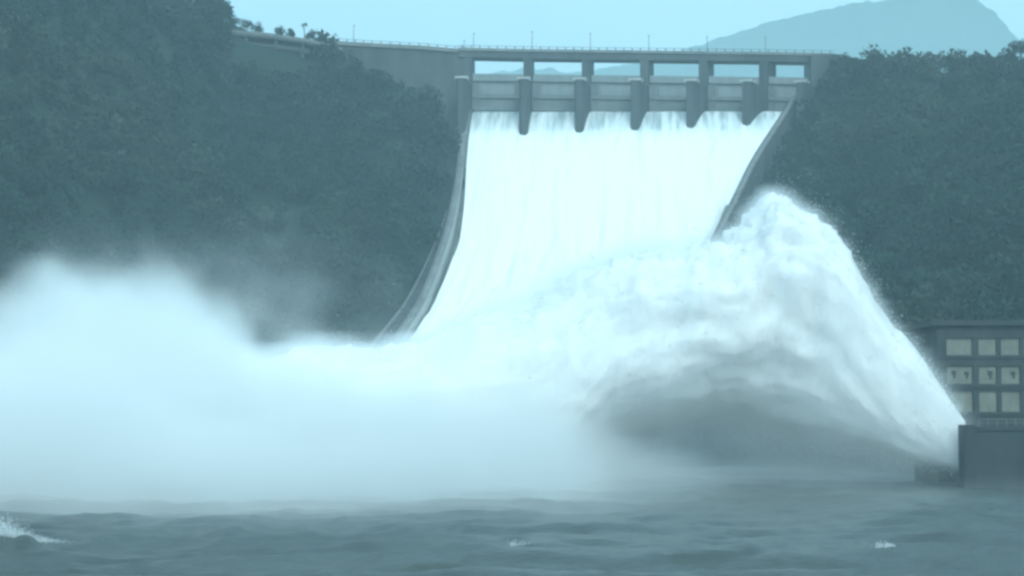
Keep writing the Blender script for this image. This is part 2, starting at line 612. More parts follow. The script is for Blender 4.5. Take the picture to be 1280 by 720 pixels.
def by_y(pts):
    s = spline(pts, 400)
    o = np.argsort(s[:, 1])
    return np.stack([np.interp(YS, s[o, 1], s[o, k]) for k in range(3)], 1)


TL, TR = by_y(T_L), by_y(T_R)
FP = [(450, 500), (470, 457), (497, 404), (535, 326), (556, 270), (580, 196), (588, 172), (596, 153), (602, 142)]
fz = np.interp(YS, [f[0] for f in FP], [PZ(f[1], f[0]) for f in FP])
fz = np.convolve(np.pad(fz, 3, 'edge'), np.ones(7) / 7, 'valid')
floor_L = TL.copy(); floor_L[:, 2] = fz
TL[:, 2] = np.maximum(TL[:, 2], fz + 2.5)
floor_R = TR.copy(); floor_R[:, 2] = floor_L[:, 2]
TR[:, 2] = np.maximum(TR[:, 2], floor_R[:, 2] + 1.5)


def wall(name, top, thick, base_z, side, m):
    """wall swept along its top inner edge; side = outward x"""
    d = np.gradient(top, axis=0)
    n = np.stack([-d[:, 1], d[:, 0], 0 * d[:, 0]], 1); n /= np.linalg.norm(n, axis=1, keepdims=True)
    n = np.where((n[:, 0:1] * side) < 0, -n, n) * thick
    b = np.stack([top[:, 0], top[:, 1], base_z], 1)
    ring = np.stack([b, top, top + n, b + n + n * .8], 1)
    me = make_mesh(name, ring.reshape(-1, 3), np.concatenate([grid_faces(len(top), 4, True)]))
    o = obj(name, me, m, DAM)
    return o, n


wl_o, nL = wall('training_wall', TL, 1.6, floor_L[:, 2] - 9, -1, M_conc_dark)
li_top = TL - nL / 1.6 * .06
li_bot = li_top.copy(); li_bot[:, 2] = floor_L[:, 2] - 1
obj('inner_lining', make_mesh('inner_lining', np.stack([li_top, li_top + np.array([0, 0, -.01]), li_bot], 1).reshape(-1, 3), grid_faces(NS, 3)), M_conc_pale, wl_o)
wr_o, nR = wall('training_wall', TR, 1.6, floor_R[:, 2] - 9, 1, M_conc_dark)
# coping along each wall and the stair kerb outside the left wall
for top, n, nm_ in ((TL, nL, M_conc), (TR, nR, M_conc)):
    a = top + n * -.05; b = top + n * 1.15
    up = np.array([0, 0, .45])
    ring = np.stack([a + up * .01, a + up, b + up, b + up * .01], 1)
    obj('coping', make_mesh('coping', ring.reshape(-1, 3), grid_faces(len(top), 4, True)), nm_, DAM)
kerb_top = TL[20:] + np.stack([-1.9 - 4.2 * np.linspace(0, 1, NS - 20) ** .8, 0 * TL[20:, 0], np.linspace(-2.2, .8, NS - 20)], 1)
ring = np.stack([kerb_top + np.array(o_) for o_ in ((-.12, 0, -6), (-.12, 0, 0), (.12, 0, 0), (.12, 0, -6))], 1)
obj('stair_kerb', make_mesh('stair_kerb', ring.reshape(-1, 3), grid_faces(len(kerb_top), 4, True)), M_conc, DAM)
# stepped service stair between kerb and wall
mb = MB()
for k in range(22, NS - 2):
    a = TL[k] + nL[k] * 1.2; c = kerb_top[k - 20]
    z = min(a[2], c[2]) - .7
    mb.hexa([(c[0], YS[k + 1], z - 6), (a[0] + .6, YS[k + 1], z - 6), (a[0] + .6, YS[k], z - 6), (c[0], YS[k], z - 6),
             (c[0], YS[k + 1], z), (a[0] + .6, YS[k + 1], z), (a[0] + .6, YS[k], z), (c[0], YS[k], z)])
mb.build('service_stair', M_conc_dark, DAM)

tt = np.linspace(0, 1, 60)
fl = floor_L[:, None] * (1 - tt)[None, :, None] + floor_R[:, None] * tt[None, :, None]
low = fl.copy(); low[..., 2] -= 6
me = make_mesh('chute_floor', fl.reshape(-1, 3), grid_faces(NS, 60), True)
obj('chute_floor', me, M_conc, DAM)

e0, e1 = floor_L[-1], floor_R[-1]
mb = MB(); mb.hexa([(e0[0], e0[1] - 3, -4), (e1[0], e1[1] - 3, -4), (e1[0], e1[1] + 6, -4), (e0[0], e0[1] + 6, -4),
                    (e0[0], e0[1] - 1, e0[2] - .1), (e1[0], e1[1] - 1, e1[2] - .1), (e1[0], e1[1] + 6, e1[2] - .1), (e0[0], e0[1] + 6, e0[2] - .1)])
mb.build('bucket_lip', M_conc_dark, DAM)

# piers: nose centre pixel, gate-line centre pixel
noses = [576, 654.5, 724.5, 794.5, 864.5, 934.5, 1003]
lines_ = [584, 660, 733.5, 807, 881, 957, 1022]
CREST_Y = np.interp(np.arange(7), [0, 6], [600, 607])
gate_x = []
deck_pts = []
for k in range(7):
    Yg = CREST_Y[k]
    N0 = np.array([PX(noses[k], Yg - 13), Yg - 13, 0]); G0 = np.array([PX(lines_[k], Yg), Yg, 0])
    d = G0 - N0; d /= np.linalg.norm(d)
    s = np.array([d[1], -d[0], 0]) * 1.3
    B0 = G0 + d * 7
    gate_x.append((G0, s, d))
    zt = PZ(99, 588)
    zd = PZ(72.5, 600)
    mb = MB()
    zb = 84 if 0 < k < 6 else 92
    tip = N0 - d * 1.2
    # lower pier with a rounded nose
    pts = [N0 - s, tip - s * .55, tip + s * .55, N0 + s, B0 + s, B0 - s]
    b = len(mb.v)
    for z in (zb, zt):
        mb.v += [p * np.array([1, 1, 0]) + np.array([0, 0, z]) for p in pts]
    n = len(pts)
    for q in range(n):
        mb.f.append((b + q, b + (q + 1) % n, b + n + (q + 1) % n, b + n + q))
    mb.f.append(tuple(b + n + q for q in range(n))); mb.f.append(tuple(b + q for q in reversed(range(n))))
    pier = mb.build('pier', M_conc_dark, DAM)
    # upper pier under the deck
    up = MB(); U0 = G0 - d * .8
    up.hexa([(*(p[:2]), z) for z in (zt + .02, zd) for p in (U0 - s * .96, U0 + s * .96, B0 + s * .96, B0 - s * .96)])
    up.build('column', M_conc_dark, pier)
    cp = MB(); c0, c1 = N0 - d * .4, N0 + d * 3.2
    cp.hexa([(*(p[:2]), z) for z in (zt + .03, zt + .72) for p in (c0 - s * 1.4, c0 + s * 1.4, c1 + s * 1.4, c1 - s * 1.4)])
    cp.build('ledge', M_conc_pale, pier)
    deck_pts.append(G0)

# gates between the piers
zlip, ztop = PZ(138, 600), PZ(92, 600)
for k in range(6):
    (A, sa, da), (B, sb, db) = gate_x[k], gate_x[k + 1]
    a = A + sa * 1.02; b = B - sb * 1.02
    f = b - a; w = np.linalg.norm(f); f /= w
    nrm = np.array([f[1], -f[0], 0])          # toward downstream
    if nrm[1] > 0: nrm = -nrm

    def gp(u, out, z): return a + f * (u * w) + nrm * out + np.array([0, 0, z])
    def slab(mb, u0, u1, o0, o1, z0, z1):
        mb.hexa([gp(u0, o1, z0), gp(u1, o1, z0), gp(u1, o0, z0), gp(u0, o0, z0), gp(u0, o1, z1), gp(u1, o1, z1), gp(u1, o0, z1), gp(u0, o0, z1)])
        return mb
    gate = slab(MB(), .005, .995, -1.0, -.2, zlip, ztop).build('gate', M_gate, DAM)
    H = ztop - zlip
    slab(MB(), .01, .99, -.19, .55, zlip + H * .80, ztop - .12).build('top_beam', M_gate_pale, gate)
    slab(MB(), .02, .98, -.19, .5, zlip + H * .34, zlip + H * .42).build('girder', M_gate, gate)
    slab(MB(), .02, .98, -.19, .6, zlip + .05, zlip + H * .10).build('girder', M_gate, gate)
    slab(MB(), .20, .82, -.19, -.02, zlip + H * .44, zlip + H * .70).build('panel', M_gate_pale, gate)
    for u in (.06, .12, .86, .92):
        slab(MB(), u, u + .025, -.195, .3, zlip + H * .11, zlip + H * .79).build('rib', M_gate, gate)

# bridge deck: girder, slab edge and railing
A, B = deck_pts[0], deck_pts[-1]
dirv = (B - A) / np.linalg.norm(B - A)
zd, zr = PZ(72.5, 600), PZ(61.0, 600)
mb = MB()
line = [np.array([PX(572, 599), 599.0, 0])] + deck_pts[1:-1] + [np.array([PX(1046, 608), 608.0, 0])]
for p, q in zip(line[:-1], line[1:]):
    mb.bar(p + np.array([0, 2.6, zr - .8]), q + np.array([0, 2.6, zr - .8]), 6.0, zr - .8 - zd)
deck = mb.build('bridge_deck', M_conc_dark, DAM)
mb = MB()
for p, q in zip(line[:-1], line[1:]):
    for off in (-.6, 5.8):
        mb.bar(p + np.array([0, off, zr]), q + np.array([0, off, zr]), .5, .8)
mb.build('parapet', M_conc, deck)
mb = MB()
for p, q in zip(line[:-1], line[1:]):
    L_ = np.linalg.norm(q - p); n = max(2, int(L_ / 2.4))
    for i in range(n):
        c = p + (q - p) * (i + .5) / n + np.array([0, -.6, zr])
        mb.box(c[0] - .16, c[0] + .16, c[1] - .12, c[1] + .12, c[2], c[2] + .75)
    mb.bar(p + np.array([0, -.6, zr + .8]), q + np.array([0, -.6, zr + .8]), .12, .12)
mb.build('railing', M_metal, deck)

# left wing of the dam
W = [P(418, 53, 596), P(470, 56, 598), P(530, 59, 599), P(586, 64, 599.6)]
mb = MB()
for p, q in zip(W[:-1], W[1:]):
    mb.hexa([(p[0], p[1], 70), (q[0], q[1], 70), (q[0], q[1] + 9, 70), (p[0], p[1] + 9, 70),
             (p[0], p[1], p[2]), (q[0], q[1], q[2]), (q[0], q[1] + 9, q[2]), (p[0], p[1] + 9, p[2])])
wing = mb.build('wing_wall', M_conc_dark, DAM)
mb = MB()
for p, q in zip(W[:-1], W[1:]):
    mb.bar(p + np.array([0, -.25, .35]), q + np.array([0, -.25, .35]), .7, 1.1)
mb.build('coping', M_conc, wing)
mb = MB()
for p, q in zip(W[:-1], W[1:]):
    L_ = np.linalg.norm(q - p); n = max(2, int(L_ / 2.4))
    for i in range(n):
        c = p + (q - p) * (i + .5) / n + np.array([0, -.2, .35])
        mb.box(c[0] - .15, c[0] + .15, c[1] - .12, c[1] + .12, c[2], c[2] + .75)
    mb.bar(p + np.array([0, -.2, 1.15]), q + np.array([0, -.2, 1.15]), .12, .12)
mb.build('railing', M_metal, wing)
# right abutment block
mb = MB(); a = P(1012, 82, 606); b = P(1052, 66, 610)
mb.box(a[0], b[0], 603, 618, 85, PZ(70, 606))
mb.build('abutment', M_conc_dark, DAM)

# ------------------------------------------------------------------ water down the chute
NU, NT = 220, 320
ys = np.linspace(601.2, 452, NU)
ti = np.linspace(0.004, .996, NT)
FL = np.stack([np.interp(ys[::-1], YS[::-1], floor_L[::-1, k])[::-1] for k in range(3)], 1)
FR = np.stack([np.interp(ys[::-1], YS[::-1], floor_R[::-1, k])[::-1] for k in range(3)], 1)
wg = FL[:, None] * (1 - ti)[None, :, None] + FR[:, None] * ti[None, :, None]
down = 601.2 - ys
across = ti[None, :] * np.linalg.norm(FR - FL, axis=1)[:, None]
q = np.stack([across * .45 + 0 * down[:, None], down[:, None] * .05 + 0 * across, 0 * across], -1)
n1 = fbm(q, 4, 31)
n2 = fbm(q * np.array([.35, .8, 1]), 3, 37)
rough = np.clip(down / 60, .12, 1)[:, None]
wg[..., 2] += 1.6 + rough * (1.1 * n1 + 1.0 * n2)
# the sheet leaves the left wall part of the way down
inset = np.interp(ys, [452, 490, 540, 575, 601], [.2, .4, 1.6, .4, 0])
wg[..., 0] += inset[:, None] * (1 - ti)[None, :] ** 3
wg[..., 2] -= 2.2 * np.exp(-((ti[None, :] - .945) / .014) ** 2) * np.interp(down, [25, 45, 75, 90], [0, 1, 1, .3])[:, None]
wg[..., 2] += 2.6 * (1 - ti)[None, :] ** 7 * np.interp(ys, [452, 530, 580], [1, 1, 0])[:, None]
me = make_mesh('spillway_water', wg.reshape(-1, 3), grid_faces(NU, NT), True)
uvl = me.uv_layers.new(name='flow')
uvv = np.stack([np.broadcast_to(across, (NU, NT)), np.broadcast_to(down[:, None] * 1.25, (NU, NT))], -1).reshape(-1, 2)
li = np.zeros(len(me.loops), np.int32); me.loops.foreach_get('vertex_index', li)
uvl.data.foreach_set('uv', uvv[li].astype(np.float32).ravel())
aer = me.attributes.new('aeration_shade', 'FLOAT', 'POINT')
bay = np.abs(((ti * 6) % 1) - .5)[None, :]
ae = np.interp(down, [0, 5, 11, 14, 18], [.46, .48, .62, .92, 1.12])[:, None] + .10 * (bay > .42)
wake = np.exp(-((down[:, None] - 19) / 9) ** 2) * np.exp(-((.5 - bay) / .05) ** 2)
crease_shade = np.exp(-((ti[None, :] - .945) / .012) ** 2) * np.interp(down, [25, 45, 75, 90], [0, 1, 1, .3])[:, None]  # shade of the gap by the right wall, painted into the water colour
ae = ae - .35 * wake - .5 * crease_shade
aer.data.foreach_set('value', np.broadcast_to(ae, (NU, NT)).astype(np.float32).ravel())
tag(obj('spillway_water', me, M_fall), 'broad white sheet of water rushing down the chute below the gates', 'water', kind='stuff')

# ------------------------------------------------------------------ river
NX, NY = 620, 300
yy = 60 * (700 / 60.0) ** np.linspace(0, 1, NY)
xx = np.linspace(-1, 1, NX)
half = np.interp(yy, [60, 300, 700], [80, 150, 190])
gx = xx[None, :] * half[:, None]
gy = np.broadcast_to(yy[:, None], gx.shape)
p3 = np.stack([gx, gy, 0 * gx], -1)
wz = 1.15 * fbm(p3 / np.array([19, 8, 1]), 3, 51, gain=.45) + 0.42 * fbm(p3 / np.array([6.5, 3.0, 1]), 3, 57, gain=.45, billow=True) + .09 * fbm(p3 / np.array([1.8, 1.0, 1]), 2, 61, billow=True)
# the standing wave seen by the left bank
wx, wy = PX(22, 150), 150.0
wz += 1.15 * np.exp(-((gx - (PX(-30, 150))) / 4.0) ** 2 - ((gy - wy) / 2.2) ** 2) + .55 * np.exp(-((gx - PX(40, 149)) / .8) ** 2 - ((gy - 149) / 1.2) ** 2)
river = obj('river', make_mesh('river', np.stack([gx, gy, wz], -1).reshape(-1, 3), grid_faces(NY, NX), True), M_water)
tag(river, kind='structure')

# ------------------------------------------------------------------ building and outlet on the right bank
YB = 301.0
k_ = F_PX / YB
BLD = thing('powerhouse', 'dark block with three rows of pale windows beside the water jet', 'building', (PX(1300, YB), YB + 9, 0))
bx0, bx1 = PX(1170, YB), PX(1420, YB)
cols_px = [(1182, 1215), (1222, 1245), (1250, 1274), (1279, 1302), (1307, 1330), (1336, 1368), (1374, 1398)]
rows_px = [(422, 444), (457, 480), (488, 515)]
zs = [(PZ(b, YB), PZ(a, YB)) for a, b in rows_px]
xs = [(PX(a, YB), PX(b, YB)) for a, b in cols_px]
ztop = PZ(407, YB)
mb = MB()
mb.box(bx0, bx1, YB + .7, YB + 18, -2, ztop)
# piers and spandrels leave real openings
edges_x = [bx0] + [v for c in xs for v in c] + [bx1]
for i in range(0, len(edges_x), 2):
    mb.box(edges_x[i], edges_x[i + 1], YB, YB + .7, -2, ztop)
edges_z = [ztop] + [v for lo, hi in zs for v in (hi, lo)] + [-2]
for (x0, x1) in xs:
    for i in range(0, len(edges_z), 2):
        mb.box(x0 + .001, x1 - .001, YB + .003, YB + .69, edges_z[i + 1], edges_z[i])
mb.build('wall', M_tile, BLD)
rf = MB().box(bx0 - .8, bx1 + .8, YB - .8, YB + 18.8, ztop + .01, ztop + .75).build('roof', M_tile, BLD)
for (z0, z1) in zs:
    MB().box(bx0 - .05, bx1 + .05, YB - .18, YB - .002, z0 - .5, z0 - .22).build('floor_band', M_tile, BLD)
r_ = np.random.default_rng(4)
for ri, (z0, z1) in enumerate(zs):
    for ci, (x0, x1) in enumerate(xs):
        mbw = MB()
        t = .09
        mbw.box(x0 + .01, x1 - .01, YB + .35, YB + .5, z0 + .01, z0 + t).box(x0 + .01, x1 - .01, YB + .35, YB + .5, z1 - t, z1 - .01)
        mbw.box(x0 + .01, x0 + t, YB + .35, YB + .5, z0 + t, z1 - t).box(x1 - t, x1 - .01, YB + .35, YB + .5, z0 + t, z1 - t)
        win = mbw.build('window', M_metal, BLD)
        n = 4 if x1 - x0 > 3.2 else 2
        wv = (x1 - x0 - 2 * t) / n
        for i in range(n):
            a = x0 + t + i * wv
            MB().box(a + .03, a + wv - .03, YB + .42, YB + .45, z0 + t, z1 - t).build('pane', M_pane, win)
            if i: MB().box(a - .03, a + .03, YB + .37, YB + .48, z0 + t, z1 - t).build('mullion', M_metal, win)
        if ri == 1:
            # dark open vents in the middle row
            for u in ((.22, .70) if n == 4 else (.55,)):
                a = x0 + (x1 - x0) * u
                lo = r_.uniform(.18, .32)
                v = MB(); v.box(a - .1, a + .6, YB + .36, YB + .415, z0 + (z1 - z0) * (lo + .2), z0 + (z1 - z0) * r_.uniform(.66, .8))
                v.box(a + .15, a + .5, YB + .362, YB + .413, z0 + (z1 - z0) * lo, z0 + (z1 - z0) * (lo + .2)); v.build('vent', M_tile, win)
        MB().box(x0 - .12, x1 + .12, YB - .2, YB + .3, z0 - .2, z0 - .01).build('sill', M_tile, win)

# outlet wall: the jet leaves from behind its end
YQ = 284.0
QUAY = thing('outlet_wall', 'dark concrete river wall whose end the water jet bursts from', 'wall', (PX(1300, YQ), YQ, -2))
zq = PZ(538, YQ)
mb = MB()
mb.box(PX(1216, YQ), PX(1500, YQ), YQ, YQ + 14, -3, zq)
mb.build('wall', M_quay, QUAY)
MB().box(PX(1215, YQ), PX(1501, YQ), YQ - .3, YQ + 1.2, zq + .01, zq + .5).build('coping', M_quay, QUAY)
MB().box(PX(1201, YQ), PX(1215.9, YQ), YQ - .6, YQ + 3.0, -3, PZ(531, YQ)).build('end_pier', M_quay, QUAY)
mb = MB()
for k in range(26):
    x = PX(1222, YQ) + k * 1.25
    mb.box(x - .04, x + .04, YQ + .2, YQ + .28, zq + .5, zq + 1.55)
mb.box(PX(1222, YQ), PX(1500, YQ), YQ + .2, YQ + .28, zq + 1.5, zq + 1.58)
mb.box(PX(1222, YQ), PX(1500, YQ), YQ + .205, YQ + .275, zq + 1.0, zq + 1.06)
mb.build('railing', M_metal, QUAY)


# ------------------------------------------------------------------ road on stilts, lamp posts, skyline trees
road_l = [P(276, 35, 590), P(300, 38, 591), P(340, 42, 592), P(380, 48, 593), P(412, 55, 595), P(428, 60, 596)]
VIA = thing('road_viaduct', 'grey hillside road carried on slim concrete columns left of the dam', 'road', tuple(P(345, 80, 592)))
mb = MB(); mp = MB(); ml = MB()
for p, q in zip(road_l[:-1], road_l[1:]):
    mb.bar(p + np.array([0, 3, -.9]), q + np.array([0, 3, -.9]), 6.5, .7)
    mp.bar(p + np.array([0, -.1, 0]), q + np.array([0, -.1, 0]), .3, .88)
    ml.bar(p + np.array([0, .2, -3.2]), q + np.array([0, .2, -3.2]), .6, .8)
mb.build('deck', M_conc_dark, VIA); mp.build('parapet', M_conc, VIA); ml.build('tie_beam', M_conc_dark, VIA)
for px in (283, 308, 345, 378, 405):
    t_ = np.array([np.interp(px, [276, 300, 340, 380, 412, 428], [p_[k] for p_ in road_l]) for k in range(3)])
    MB().box(t_[0] - .45, t_[0] + .45, t_[1] + .25, t_[1] + 1.1, t_[2] - 12, t_[2] - 1.65).build('column', M_conc_dark, VIA)

LP0 = None
for px, y0, y1, Y in ((442, 32, 55, 599), (592, 42, 64, 602), (580, 51, 64, 602), (665, 40, 65, 603), (738, 42, 66, 604), (811, 45, 66, 604.5), (884, 46, 66, 605.5), (957, 47, 66, 606.5)):
    b = P(px, y1, Y); h = PZ(y0, Y) - b[2]
    on = {442: 'wing wall beside the wooded slope', 592: 'bridge end where the wing wall meets the gates', 580: 'bridge end, the shortest of the row'}.get(px)
    on = on or 'crest bridge over the %s pier from the wing wall' % ['second', 'third', 'fourth', 'fifth', 'sixth'][int((px - 665) / 73)]
    lp = thing('lamp_post', 'thin grey lamp post on the ' + on, 'lamp post', tuple(b), 'lamp posts along the dam crest')
    z0_ = b[2] - .6
    m1 = MB(); m1.tube((b[0], b[1], z0_), (b[0], b[1], b[2] + h), .13, .07); m1.build('pole', M_metal, lp)
    m2 = MB(); m2.tube((b[0], b[1], b[2] + h), (b[0] + .1, b[1] + 1.1, b[2] + h + .25), .06, .05); m2.build('arm', M_metal, lp)
    m3 = MB(); m3.box(b[0] - .12, b[0] + .32, b[1] + .9, b[1] + 1.6, b[2] + h + .15, b[2] + h + .34); m3.build('lamp_head', M_metal, lp)

G_ = 'trees and bushes on the skyline left of the dam'
for i, (px, top, bot, rpx, Y, lab) in enumerate((
        (284, 12, 38, 9, 601, 'dark bush where the road skyline meets the tall trees'),
        (296, 15, 40, 9, 602, 'rounded dark bush topping the road skyline beside the tall trees'),
        (309, 21, 41, 8, 602, 'third bush along the road skyline from the tall trees'),
        (322, 26, 44, 7, 603, 'fourth bush along the road skyline from the tall trees'),
        (351, 30, 48, 7, 603, 'small tuft of a shrub on the open road skyline'),
        (364, 34, 48, 5, 603, 'low bush between the small tuft and the thin lone tree'),
        (389, 37, 52, 6, 603, 'bush beside the thin lone tree above the road'),
        (402, 42, 55, 7, 603, 'second bush from the thin lone tree toward the wing wall'),
        (414, 46, 58, 7, 602, 'low dark bush by the end of the wing wall'))):
    k = Y / F_PX
    tree('shrub' if i else 'bush', P(px, bot, Y), (bot - top + 3) * k, rpx * k * 1.5, (bot - top + 4) * k * .62, 520, .27, lab, G_, 7, .1, 100 + i)
tree('slim_tree', P(380.5, 52, 603), 25 * 603 / F_PX, 4.2 * 603 / F_PX, 3.6 * 603 / F_PX, 150, .25, 'thin lone tree with a small round crown above the road', G_, 6, .16, 140)
tree('tall_tree', P(262, 40, 596), 15.5, 3.2, 6.0, 620, .42, 'tall dark tree ending the wooded skyline above the road', 'tall trees of the left skyline', 12, .3, 150)
tree('tall_tree', P(246, 32, 597), 15.5, 3.6, 6.0, 620, .42, 'tall dark tree just behind the last one of the wooded skyline', 'tall trees of the left skyline', 12, .3, 151)
tree('broad_tree', P(1277, 96, 588), 12.5, 4.6, 4.6, 800, .42, 'broad dark tree standing on the right ridge before the far mountain', None, 12, .3, 160)

# ------------------------------------------------------------------ jet and spray
def interp_y(px):
    return np.interp(px, [-300, 0, 350, 640, 800, 955, 1100, 1205], [318, 322, 326, 330, 322, 312, 298, 289.5])


top_px = [(1206, 526), (1175, 482), (1150, 446), (1130, 424), (1115, 414), (1095, 382), (1068, 342), (1040, 300), (1012, 268), (985, 254), (962, 250), (946, 270), (930, 296), (908, 316), (862, 326),
          (800, 328), (740, 352), (680, 392), (600, 414), (530, 437), (470, 442), (440, 449), (400, 441), (375, 440), (340, 452), (200, 452), (60, 455), (-120, 470), (-280, 540), (-320, 590)]
bot_px = [(1206, 590), (1130, 572), (1040, 538), (960, 512), (880, 500), (815, 508), (760, 534), (712, 580), (668, 622), (400, 625), (0, 622), (-320, 615)]
NUJ, NVJ = 420, 140
ux = 1206 - (1206 + 320) * np.linspace(0, 1, NUJ)
tpx = np.array(top_px)[::-1]; bpx = np.array(bot_px)[::-1]
ty = np.interp(ux, tpx[:, 0], tpx[:, 1]); by_ = np.interp(ux, bpx[:, 0], bpx[:, 1])
Yj = interp_y(ux)
half_t = np.interp(ux, [-320, -250, 300, 700, 900, 1060, 1206], [1, 14, 17, 20, 17, 9, 1.6])
jet = np.zeros((NUJ, NVJ, 3))
ang = np.linspace(0, 2 * math.pi, NVJ, endpoint=False)
for i in range(NUJ):
    a = P(ux[i], ty[i], Yj[i]); b = P(ux[i], by_[i], Yj[i])
    c = (a + b) / 2; hz = (a[2] - b[2]) / 2
    cs, sn = np.cos(ang), np.sin(ang)
    e = .8
    jet[i, :, 0] = c[0]
    jet[i, :, 1] = c[1] + half_t[i] * np.sign(cs) * np.abs(cs) ** e
    jet[i, :, 2] = c[2] + hz * np.sign(sn) * np.abs(sn) ** e
du = np.gradient(jet, axis=0); dv = np.roll(jet, -1, 1) - np.roll(jet, 1, 1)
nn = np.cross(du, dv); nn /= np.linalg.norm(nn, axis=-1, keepdims=True) + 1e-9
cen = jet.mean(1, keepdims=True)
nn = np.where(((jet - cen) * nn).sum(-1, keepdims=True) < 0, -nn, nn)
amp = np.interp(ux, [-320, 500, 900, 1000, 1100, 1206], [2.6, 2.8, 2.6, 2.1, 1.3, .10])[:, None]
# streaks follow the jet: stretch the noise along it near the outlet
seg = np.r_[0, np.cumsum(np.linalg.norm(np.diff(np.stack([jet[:, 0, 0], Yj, (jet[..., 2].max(1) + jet[..., 2].min(1)) / 2], 1), axis=0), axis=1))]
rad = np.linalg.norm(jet - jet.mean(1, keepdims=True), axis=-1)
arc = np.concatenate([np.zeros((NUJ, 1)), np.cumsum(np.linalg.norm(np.diff(jet, axis=1), axis=-1), axis=1)], 1)
# torn filaments run along the flight of the water, clots break its upper and left edges
def flow(lx, la, seed, oct_, gain=.55):
    w = 1.5 * vnoise(jet / 11.0, seed + 5)
    e_ = np.stack([(seg[:, None] + 3 * w) / lx + 0 * arc, np.cos(ang)[None] * rad / la, np.sin(ang)[None] * rad / la + .4 * w], -1)
    return fbm(e_, oct_, seed, gain)
lump = fbm(jet / np.array([19., 15., 13.]), 3, 71, gain=.42, billow=True)
clot = fbm(jet / 3.6, 4, 77, gain=.58, billow=True)
fil = flow(17., 3.2, 83, 4, .6)
wc = np.interp(ux, [-320, 500, 840, 960, 1060, 1206], [.15, .2, .55, .6, .3, .05])[:, None]
wf = np.interp(ux, [-320, 500, 850, 1206], [.45, .6, .8, 1.1])[:, None]
wlm = np.interp(ux, [800, 1080], [.9, .25])[:, None]
crest = np.clip(np.sin(ang), 0, 1)[None] ** 1.5
wc = wc * (.55 + 1.15 * crest * np.interp(ux, [300, 820, 1060, 1150], [.6, 1, 1, .3])[:, None])
nz = wlm * lump + wf * fil + wc * clot
jet = jet + nn * (amp * (nz - .25))[..., None]
jv = jet.reshape(-1, 3)
jf = grid_faces(NUJ, NVJ, True)
capv = np.stack([jet[0].mean(0), jet[-1].mean(0)])
n0 = len(jv)
tri = [(n0, (k + 1) % NVJ, k) for k in range(NVJ)] + [(n0 + 1, (NUJ - 1) * NVJ + k, (NUJ - 1) * NVJ + (k + 1) % NVJ) for k in range(NVJ)]
me = bpy.data.meshes.new('water_jet')
me.from_pydata([tuple(v) for v in np.concatenate([jv, capv])], [], [tuple(int(x) for x in f) for f in jf] + tri)
me.update()
me.polygons.foreach_set('use_smooth', [True] * len(me.polygons))
jet_o = obj('water_jet', me, M_foam)
tag(jet_o, 'huge white billowing jet of water bursting from the right bank', 'water jet', kind='stuff')

# droplets torn from the jet, thickest along its edges
r_ = np.random.default_rng(77)
n = 260000
iu = r_.integers(2, NUJ - 2, n); iv = r_.integers(0, NVJ, n)
p0 = jet[iu, iv] + r_.normal(size=(n, 3)) * .35
cl = fbm(p0 / 2.6, 3, 88)
reach_ = np.interp(ux[iu], [-320, 700, 900, 1000, 1120, 1206], [1.5, 1.8, 2.8, 3.0, 1.1, .10])
off = r_.exponential(1.0, n) * reach_ * np.clip(cl + .35, 0, 1.2)
p0 = p0 + nn[iu, iv] * off[:, None] + np.array([0, 0, -.25]) * off[:, None]
ok = (cl > -.25) & (p0[:, 2] > 1)
p0 = p0[ok]
sz = r_.uniform(.03, .10, len(p0)) 
vt = (p0[:, None] + r_.normal(size=(len(p0), 3, 3)) * sz[:, None, None]).reshape(-1, 3)
dro = obj('jet_droplets', make_mesh('jet_droplets', vt, np.arange(len(vt)).reshape(-1, 3)), M_foam)
tag(dro, 'fine white droplets torn from the edges of the water jet', 'spray', kind='stuff')

